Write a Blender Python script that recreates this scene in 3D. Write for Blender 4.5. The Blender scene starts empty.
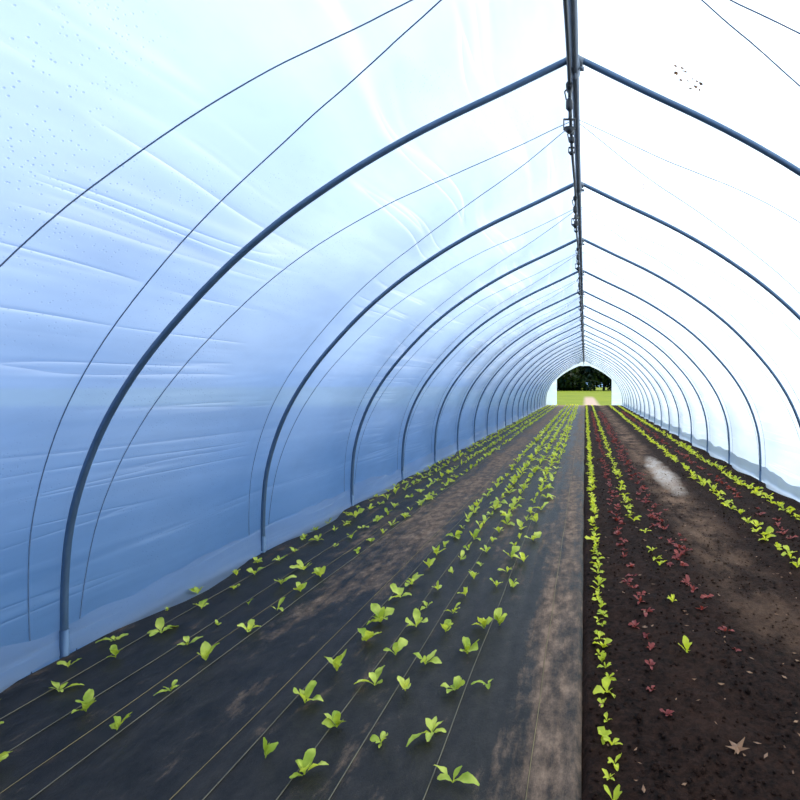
import bpy, math, random
from mathutils import Vector, noise
random.seed(7)
scene = bpy.context.scene
scene.view_settings.view_transform = 'Standard'

CAMX, CAMH = 0.06, 1.6
Y0, Y1 = -4.32, 39.24          # tunnel ends (both on hoops)
BAY, FIRST = 1.815, 2.94

# ------------------------------------------------------------ helpers
class MB:
    def __init__(s): s.v=[]; s.f=[]; s.m=[]
    def add(s, vs, fs, m=0):
        o=len(s.v); s.v.extend(vs); s.f.extend([tuple(i+o for i in f) for f in fs]); s.m.extend([m]*len(fs))
    def tube(s, path, r, seg=8, m=0, cap=True):
        path=[Vector(p) for p in path]; n=len(path)
        vs=[]; fs=[]
        prev=None
        for i,p in enumerate(path):
            t=(path[min(i+1,n-1)]-path[max(i-1,0)]).normalized()
            if prev is None:
                a=Vector((0,0,1)) if abs(t.z)<.9 else Vector((1,0,0))
                u=t.cross(a).normalized()
            else:
                u=(prev-t*prev.dot(t)).normalized()
            prev=u; w=t.cross(u)
            rr=r[i] if isinstance(r,(list,tuple)) else r
            for k in range(seg):
                an=2*math.pi*k/seg
                vs.append(tuple(p+u*(math.cos(an)*rr)+w*(math.sin(an)*rr)))
        for i in range(n-1):
            for k in range(seg):
                k2=(k+1)%seg
                fs.append((i*seg+k,i*seg+k2,(i+1)*seg+k2,(i+1)*seg+k))
        if cap:
            fs.append(tuple(range(seg-1,-1,-1))); fs.append(tuple((n-1)*seg+k for k in range(seg)))
        s.add(vs,fs,m)
    def obj(s,name,mats,smooth=True,parent=None):
        me=bpy.data.meshes.new(name); me.from_pydata(s.v,[],s.f)
        for mt in (mats if isinstance(mats,list) else [mats]): me.materials.append(mt)
        me.polygons.foreach_set('material_index',s.m)
        me.polygons.foreach_set('use_smooth',[smooth]*len(s.f))
        me.update()
        o=bpy.data.objects.new(name,me); scene.collection.objects.link(o)
        if parent: o.parent=parent
        return o

def newmat(name):
    m=bpy.data.materials.new(name); m.use_nodes=True
    nt=m.node_tree; nt.nodes.clear()
    out=nt.nodes.new('ShaderNodeOutputMaterial')
    return m,nt,out
def ramp(nt,fac,stops):
    r=nt.nodes.new('ShaderNodeValToRGB')
    el=r.color_ramp.elements
    while len(el)<len(stops): el.new(0.5)
    for e,(p,c) in zip(el,stops):
        e.position=p; e.color=(c[0],c[1],c[2],1) if len(c)==3 else c
    nt.links.new(fac,r.inputs[0]); return r.outputs[0]
def g(v): return (v,v,v)
def coords(nt,scale=(1,1,1)):
    tc=nt.nodes.new('ShaderNodeTexCoord'); mp=nt.nodes.new('ShaderNodeMapping')
    mp.inputs['Scale'].default_value=scale
    nt.links.new(tc.outputs['Object'],mp.inputs[0]); return mp.outputs[0]
def noi(nt,scale,detail=4,mp=(1,1,1),rough=.55,dist=0):
    n=nt.nodes.new('ShaderNodeTexNoise'); n.inputs['Scale'].default_value=scale
    n.inputs['Detail'].default_value=detail; n.inputs['Roughness'].default_value=rough
    n.inputs['Distortion'].default_value=dist
    nt.links.new(coords(nt,mp),n.inputs['Vector']); return n.outputs['Fac']
def math_(nt,op,a,b=None,c=None):
    n=nt.nodes.new('ShaderNodeMath'); n.operation=op
    for i,x in enumerate((a,b,c)):
        if x is None: continue
        if isinstance(x,(int,float)): n.inputs[i].default_value=x
        else: nt.links.new(x,n.inputs[i])
    return n.outputs[0]
def mixc(nt,f,a,b,mode='MIX'):
    n=nt.nodes.new('ShaderNodeMix'); n.data_type='RGBA'; n.blend_type=mode
    for i,x in ((0,f),(6,a),(7,b)):
        if isinstance(x,(int,float)): n.inputs[i].default_value=x
        elif isinstance(x,tuple): n.inputs[i].default_value=(x[0],x[1],x[2],1)
        else: nt.links.new(x,n.inputs[i])
    return n.outputs[2]
def bump(nt,h,strength=.3,dist=.02):
    b=nt.nodes.new('ShaderNodeBump'); b.inputs['Strength'].default_value=strength; b.inputs['Distance'].default_value=dist
    nt.links.new(h,b.inputs['Height']); return b.outputs[0]
def mixs(nt,f,a,b):
    n=nt.nodes.new('ShaderNodeMixShader')
    if isinstance(f,(int,float)): n.inputs[0].default_value=f
    else: nt.links.new(f,n.inputs[0])
    nt.links.new(a,n.inputs[1]); nt.links.new(b,n.inputs[2]); return n.outputs[0]
def sepx(nt):
    tc=nt.nodes.new('ShaderNodeTexCoord'); s=nt.nodes.new('ShaderNodeSeparateXYZ')
    nt.links.new(tc.outputs['Object'],s.inputs[0]); return s.outputs
def principled(nt,out,col,rough=.5,metal=0,normal=None,spec=.5):
    p=nt.nodes.new('ShaderNodeBsdfPrincipled')
    for k,x in (('Base Color',col),('Roughness',rough),('Metallic',metal),('Specular IOR Level',spec)):
        if isinstance(x,(int,float)): p.inputs[k].default_value=x
        elif isinstance(x,tuple): p.inputs[k].default_value=(x[0],x[1],x[2],1)
        else: nt.links.new(x,p.inputs[k])
    if normal: nt.links.new(normal,p.inputs['Normal'])
    if out: nt.links.new(p.outputs[0],out.inputs[0])
    return p

# ------------------------------------------------------------ materials
def plastic_mat(name,tint,trans_w,transl,dif=.10,bs=.20,dcol=(.10,.33,.68)):
    m,nt,out=newmat(name)
    wr=noi(nt,1.1,3,(1,.22,2.0),.5,.4)
    # fold lines: bands of height (z) running lengthwise along the side walls
    cre=noi(nt,1.9,2,(.25,.10,3.0),.5,.5)
    crease=math_(nt,'POWER',math_(nt,'MAXIMUM',math_(nt,'SUBTRACT',1.0,math_(nt,'ABSOLUTE',math_(nt,'MULTIPLY_ADD',cre,6.0,-3.2))),0.0),6)
    crease=math_(nt,'MULTIPLY',crease,ramp(nt,noi(nt,.8,2),[(.40,g(0)),(.53,g(1))]))
    vor=nt.nodes.new('ShaderNodeTexVoronoi'); vor.inputs['Scale'].default_value=42
    nt.links.new(coords(nt),vor.inputs['Vector'])
    patch=ramp(nt,noi(nt,1.1,3,(1,1,1)),[(.45,g(0)),(.60,g(1))])
    drops=math_(nt,'MULTIPLY',ramp(nt,vor.outputs['Distance'],[(.10,g(1)),(.22,g(0))]),patch)
    h=math_(nt,'ADD',wr,math_(nt,'MULTIPLY',crease,.16))
    h=math_(nt,'ADD',h,math_(nt,'MULTIPLY',drops,.07))
    nb=bump(nt,h,bs,.09)
    tl=nt.nodes.new('ShaderNodeBsdfTranslucent')
    c=mixc(nt,ramp(nt,noi(nt,1.4,5,(1,.5,1.2),.65),[(.36,g(0)),(.62,g(1))]),tuple(x*.86 for x in transl),transl)
    c=mixc(nt,math_(nt,'MULTIPLY',crease,.40),c,(.85,.93,1.0))
    c=mixc(nt,math_(nt,'MULTIPLY',drops,.5),c,(.28,.38,.50))
    nt.links.new(c,tl.inputs[0]); nt.links.new(nb,tl.inputs[1])
    df=nt.nodes.new('ShaderNodeBsdfDiffuse'); df.inputs[0].default_value=(*dcol,1); nt.links.new(nb,df.inputs[1])
    tr=nt.nodes.new('ShaderNodeBsdfTransparent'); tr.inputs[0].default_value=(*tint,1)
    gl=nt.nodes.new('ShaderNodeBsdfGlossy'); gl.inputs['Roughness'].default_value=.36; nt.links.new(nb,gl.inputs['Normal'])
    a=mixs(nt,dif,tl.outputs[0],df.outputs[0])
    b=mixs(nt,trans_w,a,tr.outputs[0])
    fr=nt.nodes.new('ShaderNodeFresnel'); fr.inputs[0].default_value=1.35
    s=mixs(nt,math_(nt,'MULTIPLY',fr.outputs[0],.55),b,gl.outputs[0])
    nt.links.new(s,out.inputs[0]); return m
M_plastic=plastic_mat('polyethylene_film',(.66,.84,1.0),.09,(.575,.725,.865))
M_skirt=plastic_mat('polyethylene_skirt',(.85,.9,1.0),.12,(.62,.72,.84),.26,.4,(.44,.54,.68))

m,nt,out=newmat('galvanised_steel')
principled(nt,out,mixc(nt,noi(nt,9,4,(1,1,.4)),(.06,.11,.18),(.13,.20,.30)),.42,.5,bump(nt,noi(nt,60,2),.1,.003))
M_steel=m
m,nt,out=newmat('ridge_pipe_metal')
principled(nt,out,mixc(nt,noi(nt,9,4),(.12,.14,.17),(.26,.28,.31)),.4,.6); M_ridge=m
m,nt,out=newmat('black_plastic'); principled(nt,out,(.02,.022,.026),.4); M_black=m
m,nt,out=newmat('rope_fibre'); principled(nt,out,mixc(nt,noi(nt,90,2),(.07,.11,.18),(.15,.20,.30)),.8); M_rope=m
m,nt,out=newmat('drip_line'); principled(nt,out,mixc(nt,noi(nt,6,2),(.03,.03,.028),(.20,.16,.09)),.6); M_drip=m
m,nt,out=newmat('seam_thread'); principled(nt,out,mixc(nt,noi(nt,3,2),(.08,.06,.03),(.34,.25,.11)),.8); M_thread=m

# landscape fabric
m,nt,out=newmat('woven_landscape_fabric')
xyz=sepx(nt)
wx=nt.nodes.new('ShaderNodeTexWave'); wx.inputs['Scale'].default_value=60; nt.links.new(coords(nt),wx.inputs[0])
wy=nt.nodes.new('ShaderNodeTexWave'); wy.bands_direction='Y'; wy.inputs['Scale'].default_value=60; nt.links.new(coords(nt),wy.inputs[0])
weave=math_(nt,'ADD',wx.outputs['Fac'],wy.outputs['Fac'])
big=noi(nt,1.3,7,(1.6,.45,1),.7,.6)
small=noi(nt,11,8,(1,.55,1),.75)
streak=noi(nt,4.5,6,(2.5,.10,1),.65)
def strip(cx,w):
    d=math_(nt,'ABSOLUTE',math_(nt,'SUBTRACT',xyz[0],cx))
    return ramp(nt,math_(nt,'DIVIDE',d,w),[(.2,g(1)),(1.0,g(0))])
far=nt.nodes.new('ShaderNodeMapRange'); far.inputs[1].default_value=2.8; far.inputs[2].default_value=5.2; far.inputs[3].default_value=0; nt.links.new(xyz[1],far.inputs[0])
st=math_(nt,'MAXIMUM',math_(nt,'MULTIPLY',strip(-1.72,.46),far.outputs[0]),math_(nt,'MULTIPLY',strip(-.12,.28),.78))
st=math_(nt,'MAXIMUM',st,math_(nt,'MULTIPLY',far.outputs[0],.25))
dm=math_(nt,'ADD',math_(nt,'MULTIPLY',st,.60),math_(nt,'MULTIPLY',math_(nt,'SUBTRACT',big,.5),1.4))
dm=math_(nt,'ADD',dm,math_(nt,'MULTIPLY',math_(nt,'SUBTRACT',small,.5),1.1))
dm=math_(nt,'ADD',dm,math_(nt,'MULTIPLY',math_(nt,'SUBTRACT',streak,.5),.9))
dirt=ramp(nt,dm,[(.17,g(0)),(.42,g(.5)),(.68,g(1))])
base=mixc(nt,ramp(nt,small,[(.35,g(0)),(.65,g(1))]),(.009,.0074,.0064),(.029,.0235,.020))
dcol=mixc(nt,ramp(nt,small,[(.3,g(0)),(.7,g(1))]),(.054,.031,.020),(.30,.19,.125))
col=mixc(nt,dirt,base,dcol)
h=math_(nt,'ADD',math_(nt,'MULTIPLY',weave,.05),math_(nt,'ADD',math_(nt,'MULTIPLY',small,.6),math_(nt,'MULTIPLY',dirt,.3)))
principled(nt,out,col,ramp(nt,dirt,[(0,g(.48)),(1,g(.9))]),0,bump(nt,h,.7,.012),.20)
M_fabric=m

# soil
m,nt,out=newmat('dark_garden_soil')
xyz=sepx(nt)
n1=noi(nt,2.2,8,(1,.6,1),.7); n2=noi(nt,28,8,(1,1,1),.75); n3=noi(nt,110,4)
def strip2(cx,w):
    d=math_(nt,'ABSOLUTE',math_(nt,'SUBTRACT',xyz[0],cx))
    return ramp(nt,math_(nt,'DIVIDE',d,w),[(.3,g(1)),(1.0,g(0))])
pathm=math_(nt,'MULTIPLY',strip2(1.36,.36),ramp(nt,n1,[(.42,g(.08)),(.6,g(1))]))
fy=nt.nodes.new('ShaderNodeMapRange'); fy.inputs[1].default_value=2.5; fy.inputs[2].default_value=7; fy.inputs[3].default_value=.25; nt.links.new(xyz[1],fy.inputs[0])
pathm=math_(nt,'MULTIPLY',pathm,fy.outputs[0])
soil=mixc(nt,ramp(nt,n2,[(.38,g(0)),(.68,g(1))]),(.0045,.0024,.0017),(.042,.019,.012))
soil=mixc(nt,ramp(nt,n1,[(.48,g(0)),(.75,g(.5))]),soil,(.068,.031,.019))
soil=mixc(nt,math_(nt,'MULTIPLY',pathm,.85),soil,mixc(nt,n2,(.12,.065,.038),(.32,.19,.12)))
flecks=ramp(nt,n3,[(.70,g(0)),(.76,g(1))])
soil=mixc(nt,math_(nt,'MULTIPLY',flecks,.5),soil,(.20,.12,.08))
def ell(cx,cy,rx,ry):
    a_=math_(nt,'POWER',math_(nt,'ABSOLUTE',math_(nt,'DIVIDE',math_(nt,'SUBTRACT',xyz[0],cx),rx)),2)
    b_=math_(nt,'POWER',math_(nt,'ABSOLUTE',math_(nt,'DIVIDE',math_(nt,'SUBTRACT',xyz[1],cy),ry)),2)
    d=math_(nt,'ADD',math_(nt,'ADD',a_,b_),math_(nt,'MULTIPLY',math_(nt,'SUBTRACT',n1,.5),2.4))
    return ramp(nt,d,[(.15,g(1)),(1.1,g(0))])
wet_sheen=ell(1.47,9.2,.24,2.1)
h=math_(nt,'MULTIPLY',math_(nt,'ADD',math_(nt,'MULTIPLY',n2,1.),math_(nt,'MULTIPLY',n3,.3)),math_(nt,'MULTIPLY_ADD',wet_sheen,-.85,1.0))
rg=math_(nt,'MULTIPLY_ADD',wet_sheen,-.56,.92)
soil=mixc(nt,math_(nt,'MULTIPLY',wet_sheen,.65),soil,(.40,.27,.18))  # sky reflection on the damp patch painted in as pale beige
principled(nt,out,soil,rg,0,bump(nt,h,.9,.025),math_(nt,'MULTIPLY_ADD',wet_sheen,.4,.10))
M_soil=m

m,nt,out=newmat('field_grass')
xyz=sepx(nt)
n1=noi(nt,.25,5); n2=noi(nt,6,5)
c=mixc(nt,n1,(.05,.11,.006),(.25,.30,.015)); c=mixc(nt,math_(nt,'MULTIPLY',n2,.5),c,(.025,.06,.006))
c=mixc(nt,ramp(nt,math_(nt,'DIVIDE',xyz[1],100),[(.36,g(1)),(.41,g(0))]),c,mixc(nt,n2,(.005,.016,.030),(.012,.032,.055)))  # shade painted in: ground beside the tunnel dark blue to deepen the film
trk=math_(nt,'MULTIPLY',ramp(nt,math_(nt,'ABSOLUTE',math_(nt,'SUBTRACT',xyz[0],.6)),[(.40,g(1)),(.8,g(0))]),ramp(nt,math_(nt,'DIVIDE',xyz[1],100),[(.385,g(0)),(.40,g(1)),(.60,g(1)),(.75,g(0))]))
c=mixc(nt,trk,c,(.32,.26,.22))
principled(nt,out,c,.9,0,bump(nt,n2,.6,.05),.1); M_grass=m

def leaf_mat(name,c1,c2,tc,tw=.45,ns=7):
    m,nt,out=newmat(name)
    n1=noi(nt,ns,3); n2=noi(nt,60,3)
    f=ramp(nt,n1,[(.35,g(0)),(.65,g(1))])
    c=mixc(nt,f,c1,c2)
    p=principled(nt,None,c,.45,0,bump(nt,n2,.4,.004),.35)
    t=nt.nodes.new('ShaderNodeBsdfTranslucent')
    nt.links.new(mixc(nt,f,tuple(x*.65 for x in tc),tc),t.inputs[0])
    nt.links.new(mixs(nt,tw,p.outputs[0],t.outputs[0]),out.inputs[0]); return m
M_leaf=leaf_mat('lettuce_leaf',(.38,.50,.04),(.95,.95,.18),(1.0,1.0,.08),.45,9)
M_leaf2=leaf_mat('young_lettuce_leaf',(.52,.60,.04),(.97,.93,.08),(1.0,1.0,.05),.45,9)
M_red=leaf_mat('red_lettuce_leaf',(.18,.02,.02),(.38,.07,.05),(.5,.07,.04),.3)
M_dry=leaf_mat('dry_leaf',(.22,.10,.05),(.38,.20,.10),(.4,.18,.06),.25)
M_tree=leaf_mat('tree_foliage',(.014,.028,.007),(.060,.090,.014),(.04,.07,.01),.3,.3)
m,nt,out=newmat('bark'); principled(nt,out,mixc(nt,noi(nt,12,5,(1,1,.2)),(.05,.035,.025),(.12,.09,.07)),.9); M_bark=m

# ------------------------------------------------------------ hoop profile
half=[(0,3.53),(.4,3.335),(.8,3.145),(1.1,2.985),(1.4,2.80),(1.75,2.55),(2.1,2.24),(2.46,1.84),(2.7,1.49),(2.86,1.15),(2.965,.78),(3.0,.40),(3.0,-.02)]
def catmull(pts,n=4):
    res=[]
    for i in range(len(pts)-1):
        p1,p2=Vector(pts[i]),Vector(pts[i+1])
        p0=Vector(pts[i-1]) if i>0 else p1*2-p2
        p3=Vector(pts[i+2]) if i+2<len(pts) else p2*2-p1
        for k in range(n):
            t=k/n
            res.append(.5*((2*p1)+(p2-p0)*t+(2*p0-5*p1+4*p2-p3)*t*t+(-p0+3*p1-3*p2+p3)*t**3))
    res.append(Vector(pts[-1])); return res
hp=catmull(half,4)
prof=[Vector((-p.x,p.y)) for p in reversed(hp)]+[p.copy() for p in hp[1:]]
NP=len(prof)
nrm=[]
for i in range(NP):
    t=(prof[min(i+1,NP-1)]-prof[max(i-1,0)]).normalized()
    nrm.append(Vector((-t.y,t.x)))
def pt(i,off,y):
    p=prof[i]+nrm[i]*off; return (p.x,y,p.y)
def pts_(s,off,y):   # s in 0..1
    f=s*(NP-1); i=min(int(f),NP-2); k=f-i
    p=prof[i].lerp(prof[i+1],k)+nrm[i].lerp(nrm[i+1],k)*off
    return (p.x,y,p.y)
def sag(y):
    ph=((y-FIRST)/BAY)%1.0
    return math.sin(math.pi*ph)**2
def film_off(s,y):
    sg=sag(y); edge=min(1,min(s,1-s)*14); ap=min(1,abs(s-.5)*14)
    w=noise.noise(Vector((s*14,y*.6,1.3)))*.012 + noise.noise(Vector((s*34,y*.5+s*9,7)))*.004
    return .025-.05*sg*edge*ap+w*min(1,sg*1.5)*edge

# ---- steel frame
hoops_y=[FIRST+BAY*k for k in range(-4,21)]
fr=bpy.data.objects.new('polytunnel_frame',None); scene.collection.objects.link(fr)
a=MB()
for y in hoops_y:
    a.tube([pt(i,0,y) for i in range(NP)],.0185,12)
    for sx in (-1,1):
        a.tube([(sx*3.0,y,-.3),(sx*3.0,y,.16)],.0215,12)
a.obj('hoop_pipes',M_steel,parent=fr)
a=MB()
ZR=3.46
a.tube([(0,Y0,ZR),(0,Y1,ZR)],.024,12)
for y in hoops_y:    # cross clamps
    a.tube([(0,y-.05,ZR),(0,y+.05,ZR)],.032,12)
    a.tube([(-.05,y,ZR+.035),(0,y,ZR+.06),(.05,y,ZR+.035)],.028,8)
    a.tube([(0,y,ZR-.05),(0,y,ZR+.02)],.009,6)
    a.tube([(.03,y-.03,ZR-.02),(.055,y-.03,ZR-.02)],.012,6)
a.obj('ridge_purlin',M_ridge,parent=fr)

# ---- overhead irrigation line with sprinklers
a=MB()
path=[]
y=Y0
while y<Y1:
    ph=((y-FIRST)/BAY)%1.0
    path.append((-.035+.004*math.sin(y*3),y,ZR-.04-.03*math.sin(math.pi*ph)**2)); y+=.15
a.tube(path,.012,8)
for yh in hoops_y[:-1]:
    for dy,sc in ((.10,1.3),(.62,.8)):
        y=yh+dy; z=ZR-.05; x=-.035
        a.tube([(x,y-.03,z),(x,y+.03,z)],.021,8)
        a.tube([(x,y,z),(x,y,z-.05*sc)],.009,6)
        a.tube([(x,y,z-.05*sc),(x,y,z-.065*sc),(x,y,z-.10*sc),(x,y,z-.11*sc)],[.010,.022,.022,.010],8)
        a.tube([(x,y,z-.11*sc),(x,y,z-.15*sc)],.007,6)
        a.tube([(x-.026*sc,y,z-.15*sc),(x-.026*sc,y,z-.20*sc)],.004,5)
        a.tube([(x+.026*sc,y,z-.15*sc),(x+.026*sc,y,z-.20*sc)],.004,5)
        a.tube([(x-.028*sc,y,z-.15*sc),(x+.028*sc,y,z-.15*sc)],.006,6)
        a.tube([(x,y,z-.195*sc),(x,y,z-.215*sc)],[.030*sc,.012],10)
        a.tube([(x,y+.02,z+.02),(x-.03,y+.03,z-.01),(x-.02,y+.05,z-.05)],.005,5)
a.obj('overhead_sprinkler_line',M_black)

# ---- plastic cover
a=MB()
ys=[]; y=Y0
while y<Y1-.01: ys.append(y); y+=BAY/16
ys.append(Y1)
SUB=2
cols=(NP-1)*SUB+1
vs=[pts_(j/(cols-1),film_off(j/(cols-1),y),y) for y in ys for j in range(cols)]
fs=[]
for i in range(len(ys)-1):
    for j in range(cols-1):
        q=i*cols+j; fs.append((q,q+cols,q+cols+1,q+1))
a.add(vs,fs)
cover=a.obj('polytunnel_plastic_cover',M_plastic)

# ---- end walls
def endwall(y,hw,hz,name):
    a=MB()
    n=cols
    inner=[]
    for j in range(n):
        s=j/(n-1); p=pts_(s,.0,y)
        x=max(-hw,min(hw,p[0])); z=min(hz,p[2]*.93)
        inner.append((x,y,max(z,0)))
    vs=[pts_(j/(n-1),.0,y) for j in range(n)]+inner
    fs=[(j,j+1,n+j+1,n+j) for j in range(n-1)]
    a.add(vs,fs); return a.obj(name,M_plastic)
endwall(Y1+.03,2.15,3.1,'wall_front')
endwall(Y0-.03,1.0,2.1,'wall_back')

# ---- skirt of folded film at ground
a=MB()
for sx in (-1,1):
    vs=[];fs=[]; yy=Y0; rows=0
    while yy<Y1:
        sg=sag(yy)
        top=.24+.12*noise.noise(Vector((yy*.8,sx*3,0)))+.04*noise.noise(Vector((yy*3,sx,2)))
        zz=[.018,.03,.08,.15,top]
        xx=[3.0-.14*sg-.03*noise.noise(Vector((yy*2,5,sx))),3.005-.07*sg,3.010-.055*sg,3.014-.06*sg,3.018-.06*sg]
        for z,x in zip(zz,xx):
            vs.append((sx*(x+.014*noise.noise(Vector((yy*5,z*20,sx)))),yy,z))
        rows+=1; yy+=.07
    for i in range(rows-1):
        for j in range(4):
            q=i*5+j; fs.append((q,q+5,q+6,q+1))
    a.add(vs,fs)
a.obj('plastic_ground_skirt',M_skirt)

# ---- tie-down ropes over the cover
a=MB()
for k in range(-4,20):
    y0=FIRST+BAY*k
    for typ in (0,1):
        p=[]
        for j in range(0,cols):
            s=j/(cols-1); u=abs(s-.5)*2
            if typ==0: f=.42+.54*(1-math.exp(-2.5*u))
            else: f=.40-.35*u**.95
            if k==-1 and typ==1: f=.52-.20*u**2
            y=y0+BAY*f
            p.append(pts_(s,film_off(s,y)-.001,y))
        a.tube(p,.0030,5,cap=False)
a.obj('tie_down_rope',M_rope)

# ---- debris stuck on the roof film
a=MB()
def blob_leaf(cy,r,s):
    c=Vector(pts_(s,film_off(s,cy)-.006,cy))
    n=9; vs=[]
    t=(Vector(pts_(s+.01,film_off(s+.01,cy),cy))-Vector(pts_(s-.01,film_off(s-.01,cy),cy))).normalized()
    for k in range(n):
        an=2*math.pi*k/n; q=r*(.5+.7*random.random())
        vs.append(tuple(c+t*(math.cos(an)*q)+Vector((0,1,0))*(math.sin(an)*q)))
    return vs
for (s0,y0,num,rr) in ((.5625,2.7,16,.016),(.5625,4.15,6,.014)):
    for k in range(num):
        a.add(blob_leaf(y0+random.uniform(-.08,.08),rr*random.uniform(.4,1),s0+random.uniform(-.008,.008)),[tuple(range(9))])
a.obj('leaf_debris_on_film',M_dry)

# ------------------------------------------------------------ ground
def yspan(a1,f=1.012,mn=.02):
    r=[-4.3,-3,-2,-1,0,.6,1.0,1.3]; y=1.5
    while y<a1: r.append(y); y+=max(mn,y*(f-1))
    r.append(a1); return r
def soil_h(x,y):
    h=.018*noise.noise(Vector((x*3,y*2,0)))+.014*noise.noise(Vector((x*11,y*9,4)))+.010*noise.noise(Vector((x*28,y*26,9)))
    h-=.022*math.exp(-((x-1.35)/.25)**2)
    for cx in (.45,2.2): h+=.018*math.exp(-((x-cx)/.42)**4)
    return h
a=MB()
ysl=yspan(Y1); xs=[-.02+3.0*i/130 for i in range(131)]
vs=[(x,y,soil_h(x,y)-(.03 if x<.05 else 0)) for y in ysl for x in xs]
n=len(xs)
a.add(vs,[(i*n+j,i*n+j+1,(i+1)*n+j+1,(i+1)*n+j) for i in range(len(ysl)-1) for j in range(n-1)])
a.obj('soil_bed',M_soil)

def fab_h(x,y):
    h=.012+.006*noise.noise(Vector((x*2.5,y*.7,3)))+.005*noise.noise(Vector((x*9,y*1.2,5)))
    for sx_,d in ((-2.0,.006),(-1.45,.006),(-.40,.005)):
        h+=d*(1 if x<sx_+.01*math.sin(y) else 0)*math.exp(-max(0,sx_-x)*3)
    return h
edge_x=lambda y: .045+.014*noise.noise(Vector((y*1.3,0,8)))
a=MB()
nx=110; vs=[]
for y in ysl:
    ex=edge_x(y)
    for i in range(nx+1):
        x=-2.99+(ex+2.99)*i/nx
        z=fab_h(x,y)
        if i==nx: z=-.012
        elif i==nx-1: z+=.004
        vs.append((x,y,z))
n=nx+1
a.add(vs,[(i*n+j,i*n+j+1,(i+1)*n+j+1,(i+1)*n+j) for i in range(len(ysl)-1) for j in range(n-1)])
a.obj('landscape_fabric',M_fabric)

# ground outside, with an unseen low bank added left to block low sky light
a=MB()
def quad(x0,x1,y0,y1,z=-.03): a.add([(x0,y0,z),(x1,y0,z),(x1,y1,z),(x0,y1,z)],[(0,1,2,3)])
def sm(t): t=max(0,min(1,t)); return t*t*(3-2*t)
bx=[-3.0-.25*i for i in range(0,40)]+[-20,-60,-250]; by=[-60,-30,-10]+[-6+.5*i for i in range(0,50)]+[25,32,40,60,420]
bvs=[(x,y,-.03+(1.3*sm((-x-3.30)/1.7))*sm((11-y)/9)*(1-sm((-x-12)/20))) for y in by for x in bx]
n=len(bx)
a.add(bvs,[(i*n+j,i*n+j+1,(i+1)*n+j+1,(i+1)*n+j) for i in range(len(by)-1) for j in range(n-1)])
quad(2.98,250,-60,420); quad(-3.0,2.98,Y1-.05,420); quad(-3.0,2.98,-60,-4.25)
quad(-3.0,2.98,-4.25,Y1,-.12)
a.obj('ground',M_grass)

# drip lines + seams
a=MB()
for x in (-.56,-.92,-1.12,-1.40,-2.05,-2.42,-2.72):
    p=[]; y=-4
    while y<Y1-.2:
        xx=x+.012*noise.noise(Vector((y*.9,x*5,0))); p.append((xx,y,fab_h(xx,y)+.004)); y+=.15 if y<8 else .6
    a.tube(p,.003,5)
a.obj('drip_irrigation_line',M_drip)
a=MB()
for x in (-.17,-1.52,-2.2):
    p=[]; y=-4
    while y<Y1-.2:
        xx=x+.008*noise.noise(Vector((y*1.5,x*5,0))); p.append((xx,y,fab_h(xx,y)+.002)); y+=.12 if y<8 else .6
    a.tube(p,.002,4)
a.obj('fabric_seam_thread',M_thread)

# ------------------------------------------------------------ plants
def leaf(mb,base,az,length,width,rise,curl,nu=6,twist=0,wavy=.1,mi=0,stalk=.25):
    d=Vector((math.cos(az),math.sin(az),0)); sd=Vector((-math.sin(az),math.cos(az),0)); up=Vector((0,0,1))
    sd=(sd*math.cos(twist)+up*math.sin(twist))
    vs=[];nv=4; ph=random.random()*6
    ang=rise; p=Vector(base)
    for i in range(nu+1):
        t=i/nu
        if t<stalk: w=.12+.15*t
        else:
            q=(t-stalk)/(1-stalk); w=max(.05,math.sin(math.pi*min(1,(q*.80+.14)))**.8)
        for j in range(nv+1):
            u=(j/nv-.5)*2
            off=sd*(u*w*width*.5)+up*(abs(u)*w*width*.16+wavy*width*abs(u)*math.sin(ph+t*9+u*2)*w)
            vs.append(tuple(p+off))
        p=p+(d*math.cos(ang)+up*math.sin(ang))*(length/nu)
        ang-=curl/nu
    n=nv+1
    mb.add(vs,[(i*n+j,i*n+j+1,(i+1)*n+j+1,(i+1)*n+j) for i in range(nu) for j in range(nv)],mi)
def plant(mb,x,y,z,size,nl,upright=.6,nu=6,mi=0):
    a0=random.random()*6.28
    wf=random.uniform(.34,.56); up0=upright*random.uniform(.6,1.25)
    for k in range(nl):
        az=a0+k*2.4+random.uniform(-.5,.5)
        inner=k/max(1,nl)
        L=size*random.uniform(.55,1.25)*(1-.3*inner)
        leaf(mb,(x,y,z),az,L,L*wf*random.uniform(.85,1.15),up0*random.uniform(.5,1.4)+inner*.5,random.uniform(.2,1.5),nu,random.uniform(-.6,.6),.16,mi,random.uniform(.15,.35))

a=MB()
rows=[(-.48,2.02,.62),(-.62,2.30,.32),(-.85,2.24,.31),(-1.07,2.03,.31),(-1.32,2.15,.31),
      (-2.1,2.25,.31),(-2.37,2.08,.31),(-2.67,2.3,.31),(-2.86,2.48,.33)]
for ri,(x,y,sp) in enumerate(rows):
    while y<Y1-.4:
        if random.random()<.96:
            xx=x+random.uniform(-.025,.025); yy=y+random.uniform(-.04,.04)
            s=random.uniform(.078,.125)*(1+min(.2,max(0,(yy-3)/18)))
            if ri>=5: s*=.9
            if ri==8: s*=.72
            if random.random()<.12: s*=.6
            plant(a,xx,yy,fab_h(xx,yy)+.001,s,random.choice((4,4,5,6,7)),.95,6 if yy<9 else 3)
        y+=sp
a.obj('lettuce_seedlings',M_leaf)
a=MB()
y=1.9
while y<Y1-.4:
    x=.165+random.uniform(-.022,.022)
    if random.random()<.92:
        plant(a,x,y,soil_h(x,y),random.uniform(.042,.080)*(1+min(.4,max(0,(y-3)/12))),random.choice((4,5,6)),.8,5 if y<8 else 3)
    y+=random.uniform(.07,.12)
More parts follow.
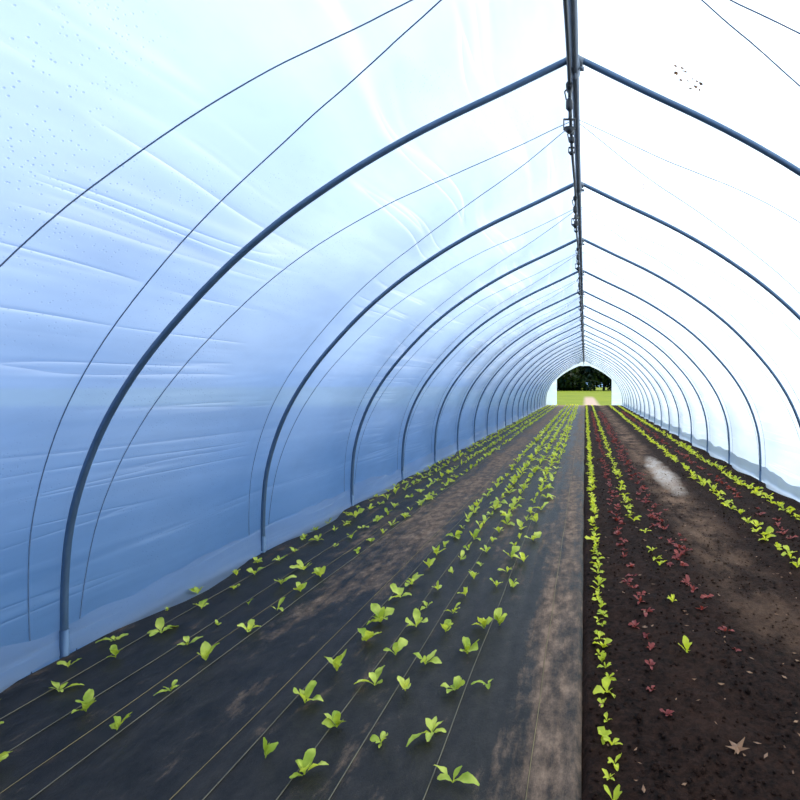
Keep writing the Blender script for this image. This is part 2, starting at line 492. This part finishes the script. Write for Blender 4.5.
def sparse(x0,ya,sp,smin,smax,prob,jx=.04):
    y=ya
    while y<Y1-.4:
        if random.random()<prob:
            x=x0+random.uniform(-jx,jx)
            plant(a,x,y,soil_h(x,y),random.uniform(smin,smax),random.choice((4,5,6)),.75,5 if y<8 else 3)
        y+=sp*random.uniform(.8,1.2)
for (x,y) in ((.66,2.95),(.70,3.65),(.72,4.4),(.71,4.55),(.70,4.75),(.71,5.4)):
    plant(a,x,y,soil_h(x,y),.075,6,.8)
sparse(.62,5.8,.17,.06,.10,.9)
sparse(1.95,4.0,.16,.08,.13,.9,.05)
sparse(2.58,5.0,.16,.08,.14,.92,.05)
a.obj('young_lettuce_rows',M_leaf2)
a=MB()
def red(x0,ya,sp,smin,smax,prob,jx):
    y=ya
    while y<30:
        if random.random()<prob:
            x=x0+random.uniform(-jx,jx)
            plant(a,x,y,soil_h(x,y)-.004,random.uniform(smin,smax),random.choice((5,6,7)),.6,4 if y<8 else 3)
        y+=sp*random.uniform(.7,1.3)
red(.44,2.4,.17,.045,.09,.85,.05); red(.90,3.0,.15,.045,.09,.85,.10); red(1.0,4.4,.22,.045,.08,.7,.12); red(2.25,4.5,.18,.05,.10,.85,.08)
a.obj('red_lettuce_rows',M_red)

# fallen star shaped leaf + litter
def starleaf(name,x,y,r,rot):
    b=MB(); K=10; vs=[(x,y,soil_h(x,y)+.022)]
    for k in range(K):
        an=rot+2*math.pi*k/K; q=r*(1 if k%2==0 else .38)*(1 if k else 1.15)
        xx=x+q*math.cos(an); yy=y+q*math.sin(an)
        vs.append((xx,yy,soil_h(xx,yy)+.012+(.018 if k%4==0 else .004)))
    b.add(vs,[(0,k+1,(k+1)%K+1) for k in range(K)])
    b.tube([(x,y,vs[0][2]),(x-.6*r*math.cos(rot),y-.9*r,vs[0][2]+.006)],.0018,4)
    b.obj(name,M_dry,False)
starleaf('fallen_leaf',.72,2.17,.055,.7)
a=MB()
for k in range(420):
    y=1.8+random.random()**1.7*12; x=random.uniform(.1,2.9)
    r=random.uniform(.005,.014); z=soil_h(x,y)+.006; an=random.random()*6.28
    vs=[(x+r*math.cos(an)*1.5,y+r*math.sin(an)*1.5,z+random.uniform(0,.008)),(x-r*math.sin(an)*.6,y+r*math.cos(an)*.6,z+.003),
        (x-r*math.cos(an)*1.5,y-r*math.sin(an)*1.5,z+random.uniform(0,.008)),(x+r*math.sin(an)*.6,y-r*math.cos(an)*.6,z)]
    a.add(vs,[(0,1,2,3)])
a.obj('leaf_litter',M_dry,False)
# soil clods
a=MB()
ico=[(0,0,1),(.894,0,.447),(.276,.851,.447),(-.724,.526,.447),(-.724,-.526,.447),(.276,-.851,.447),(.724,.526,-.447),(-.276,.851,-.447),(-.894,0,-.447),(-.276,-.851,-.447),(.724,-.526,-.447),(0,0,-1)]
icf=[(0,1,2),(0,2,3),(0,3,4),(0,4,5),(0,5,1),(1,6,2),(2,7,3),(3,8,4),(4,9,5),(5,10,1),(6,7,2),(7,8,3),(8,9,4),(9,10,5),(10,6,1),(11,7,6),(11,8,7),(11,9,8),(11,10,9),(11,6,10)]
for k in range(4200):
    y=1.8+random.random()**1.8*9; x=random.uniform(.08,2.95)
    r=random.uniform(.004,.012)*(1.5 if random.random()<.08 else 1); z=soil_h(x,y)+r*.3
    a.add([(x+p[0]*r*random.uniform(.7,1.3),y+p[1]*r*random.uniform(.7,1.3),z+p[2]*r*random.uniform(.6,1)) for p in ico],icf)
a.obj('soil_clods',M_soil,False)

# ------------------------------------------------------------ trees outside far end
def tree(x,y,h,w):
    b=MB()
    b.tube([(x,y,-.1),(x+.1,y,h*.3),(x-.1,y,h*.7)],[.4,.3,.1],8)
    for k in range(5):
        an=k*1.3; b.tube([(x,y,h*(.2+.08*k)),(x+w*.35*math.cos(an),y+w*.35*math.sin(an),h*(.45+.07*k))],[.13,.05],5)
    cl=[(Vector((x+random.uniform(-.5,.5)*w,y+random.uniform(-.4,.4)*w,h*random.uniform(.10,.9))),w*random.uniform(.2,.36)) for _ in range(22)]
    for c,r in cl:
        for _ in range(200):
            d=Vector((random.gauss(0,1),random.gauss(0,1),random.gauss(0,1))).normalized()*r*random.uniform(.5,1.05)
            p=c+d; s=.6
            if p.z<.1: continue
            u=Vector((random.gauss(0,1),random.gauss(0,1),random.gauss(0,1))).normalized(); v=d.cross(u).normalized()
            b.add([tuple(p+u*s),tuple(p+v*s*.6),tuple(p-u*s),tuple(p-v*s*.6)],[(0,1,2,3)],1)
    b.obj('tree',[M_bark,M_tree],False)
for (x,y,h,w) in ((-17,150,15,13),(-8.5,146,13,11),(-1.5,152,14.5,12),(5.5,145,13,11),(12,149,12,11),(20,154,14,13),(30,158,14,14),(-28,158,15,14)):
    tree(x,y,h,w)

# ------------------------------------------------------------ light
w=bpy.data.worlds.new('sky'); scene.world=w; w.use_nodes=True
nt=w.node_tree; nt.nodes.clear()
out=nt.nodes.new('ShaderNodeOutputWorld'); bg=nt.nodes.new('ShaderNodeBackground')
tc=nt.nodes.new('ShaderNodeTexCoord')
S=Vector((.48,.42,.77)).normalized()
dt=nt.nodes.new('ShaderNodeVectorMath'); dt.operation='DOT_PRODUCT'; dt.inputs[1].default_value=S
nt.links.new(tc.outputs['Generated'],dt.inputs[0])
t=math_(nt,'MULTIPLY_ADD',dt.outputs['Value'],.5,.5)
c=ramp(nt,t,[(0,(.003,.09,.42)),(.35,(.005,.17,.66)),(.58,(.02,.26,.78)),(.76,(.36,.56,.85)),(.87,(1,.94,.89)),(1,(1,.93,.86))])
st=ramp(nt,t,[(0,g(.14)),(.5,g(.26)),(.76,g(.55)),(.87,g(.95)),(1,g(1))])
nt.links.new(c,bg.inputs[0]); nt.links.new(math_(nt,'MULTIPLY',st,3.7),bg.inputs[1])
nt.links.new(bg.outputs[0],out.inputs[0])
sl=bpy.data.lights.new('sun','SUN'); sl.energy=4.4; sl.angle=math.radians(14); sl.color=(1,.88,.74)
so=bpy.data.objects.new('sun',sl); scene.collection.objects.link(so)
so.rotation_euler=S.to_track_quat('Z','Y').to_euler(); so.location=(20,30,30)

# ------------------------------------------------------------ camera
cd=bpy.data.cameras.new('camera'); cam=bpy.data.objects.new('camera',cd); scene.collection.objects.link(cam)
cam.location=(CAMX,0,CAMH); cam.rotation_euler=(math.radians(90),0,0)
cd.sensor_width=36; cd.lens=22.5; cd.shift_x=-185/800; cd.shift_y=-15/800; cd.clip_start=.05; cd.clip_end=800
scene.camera=cam
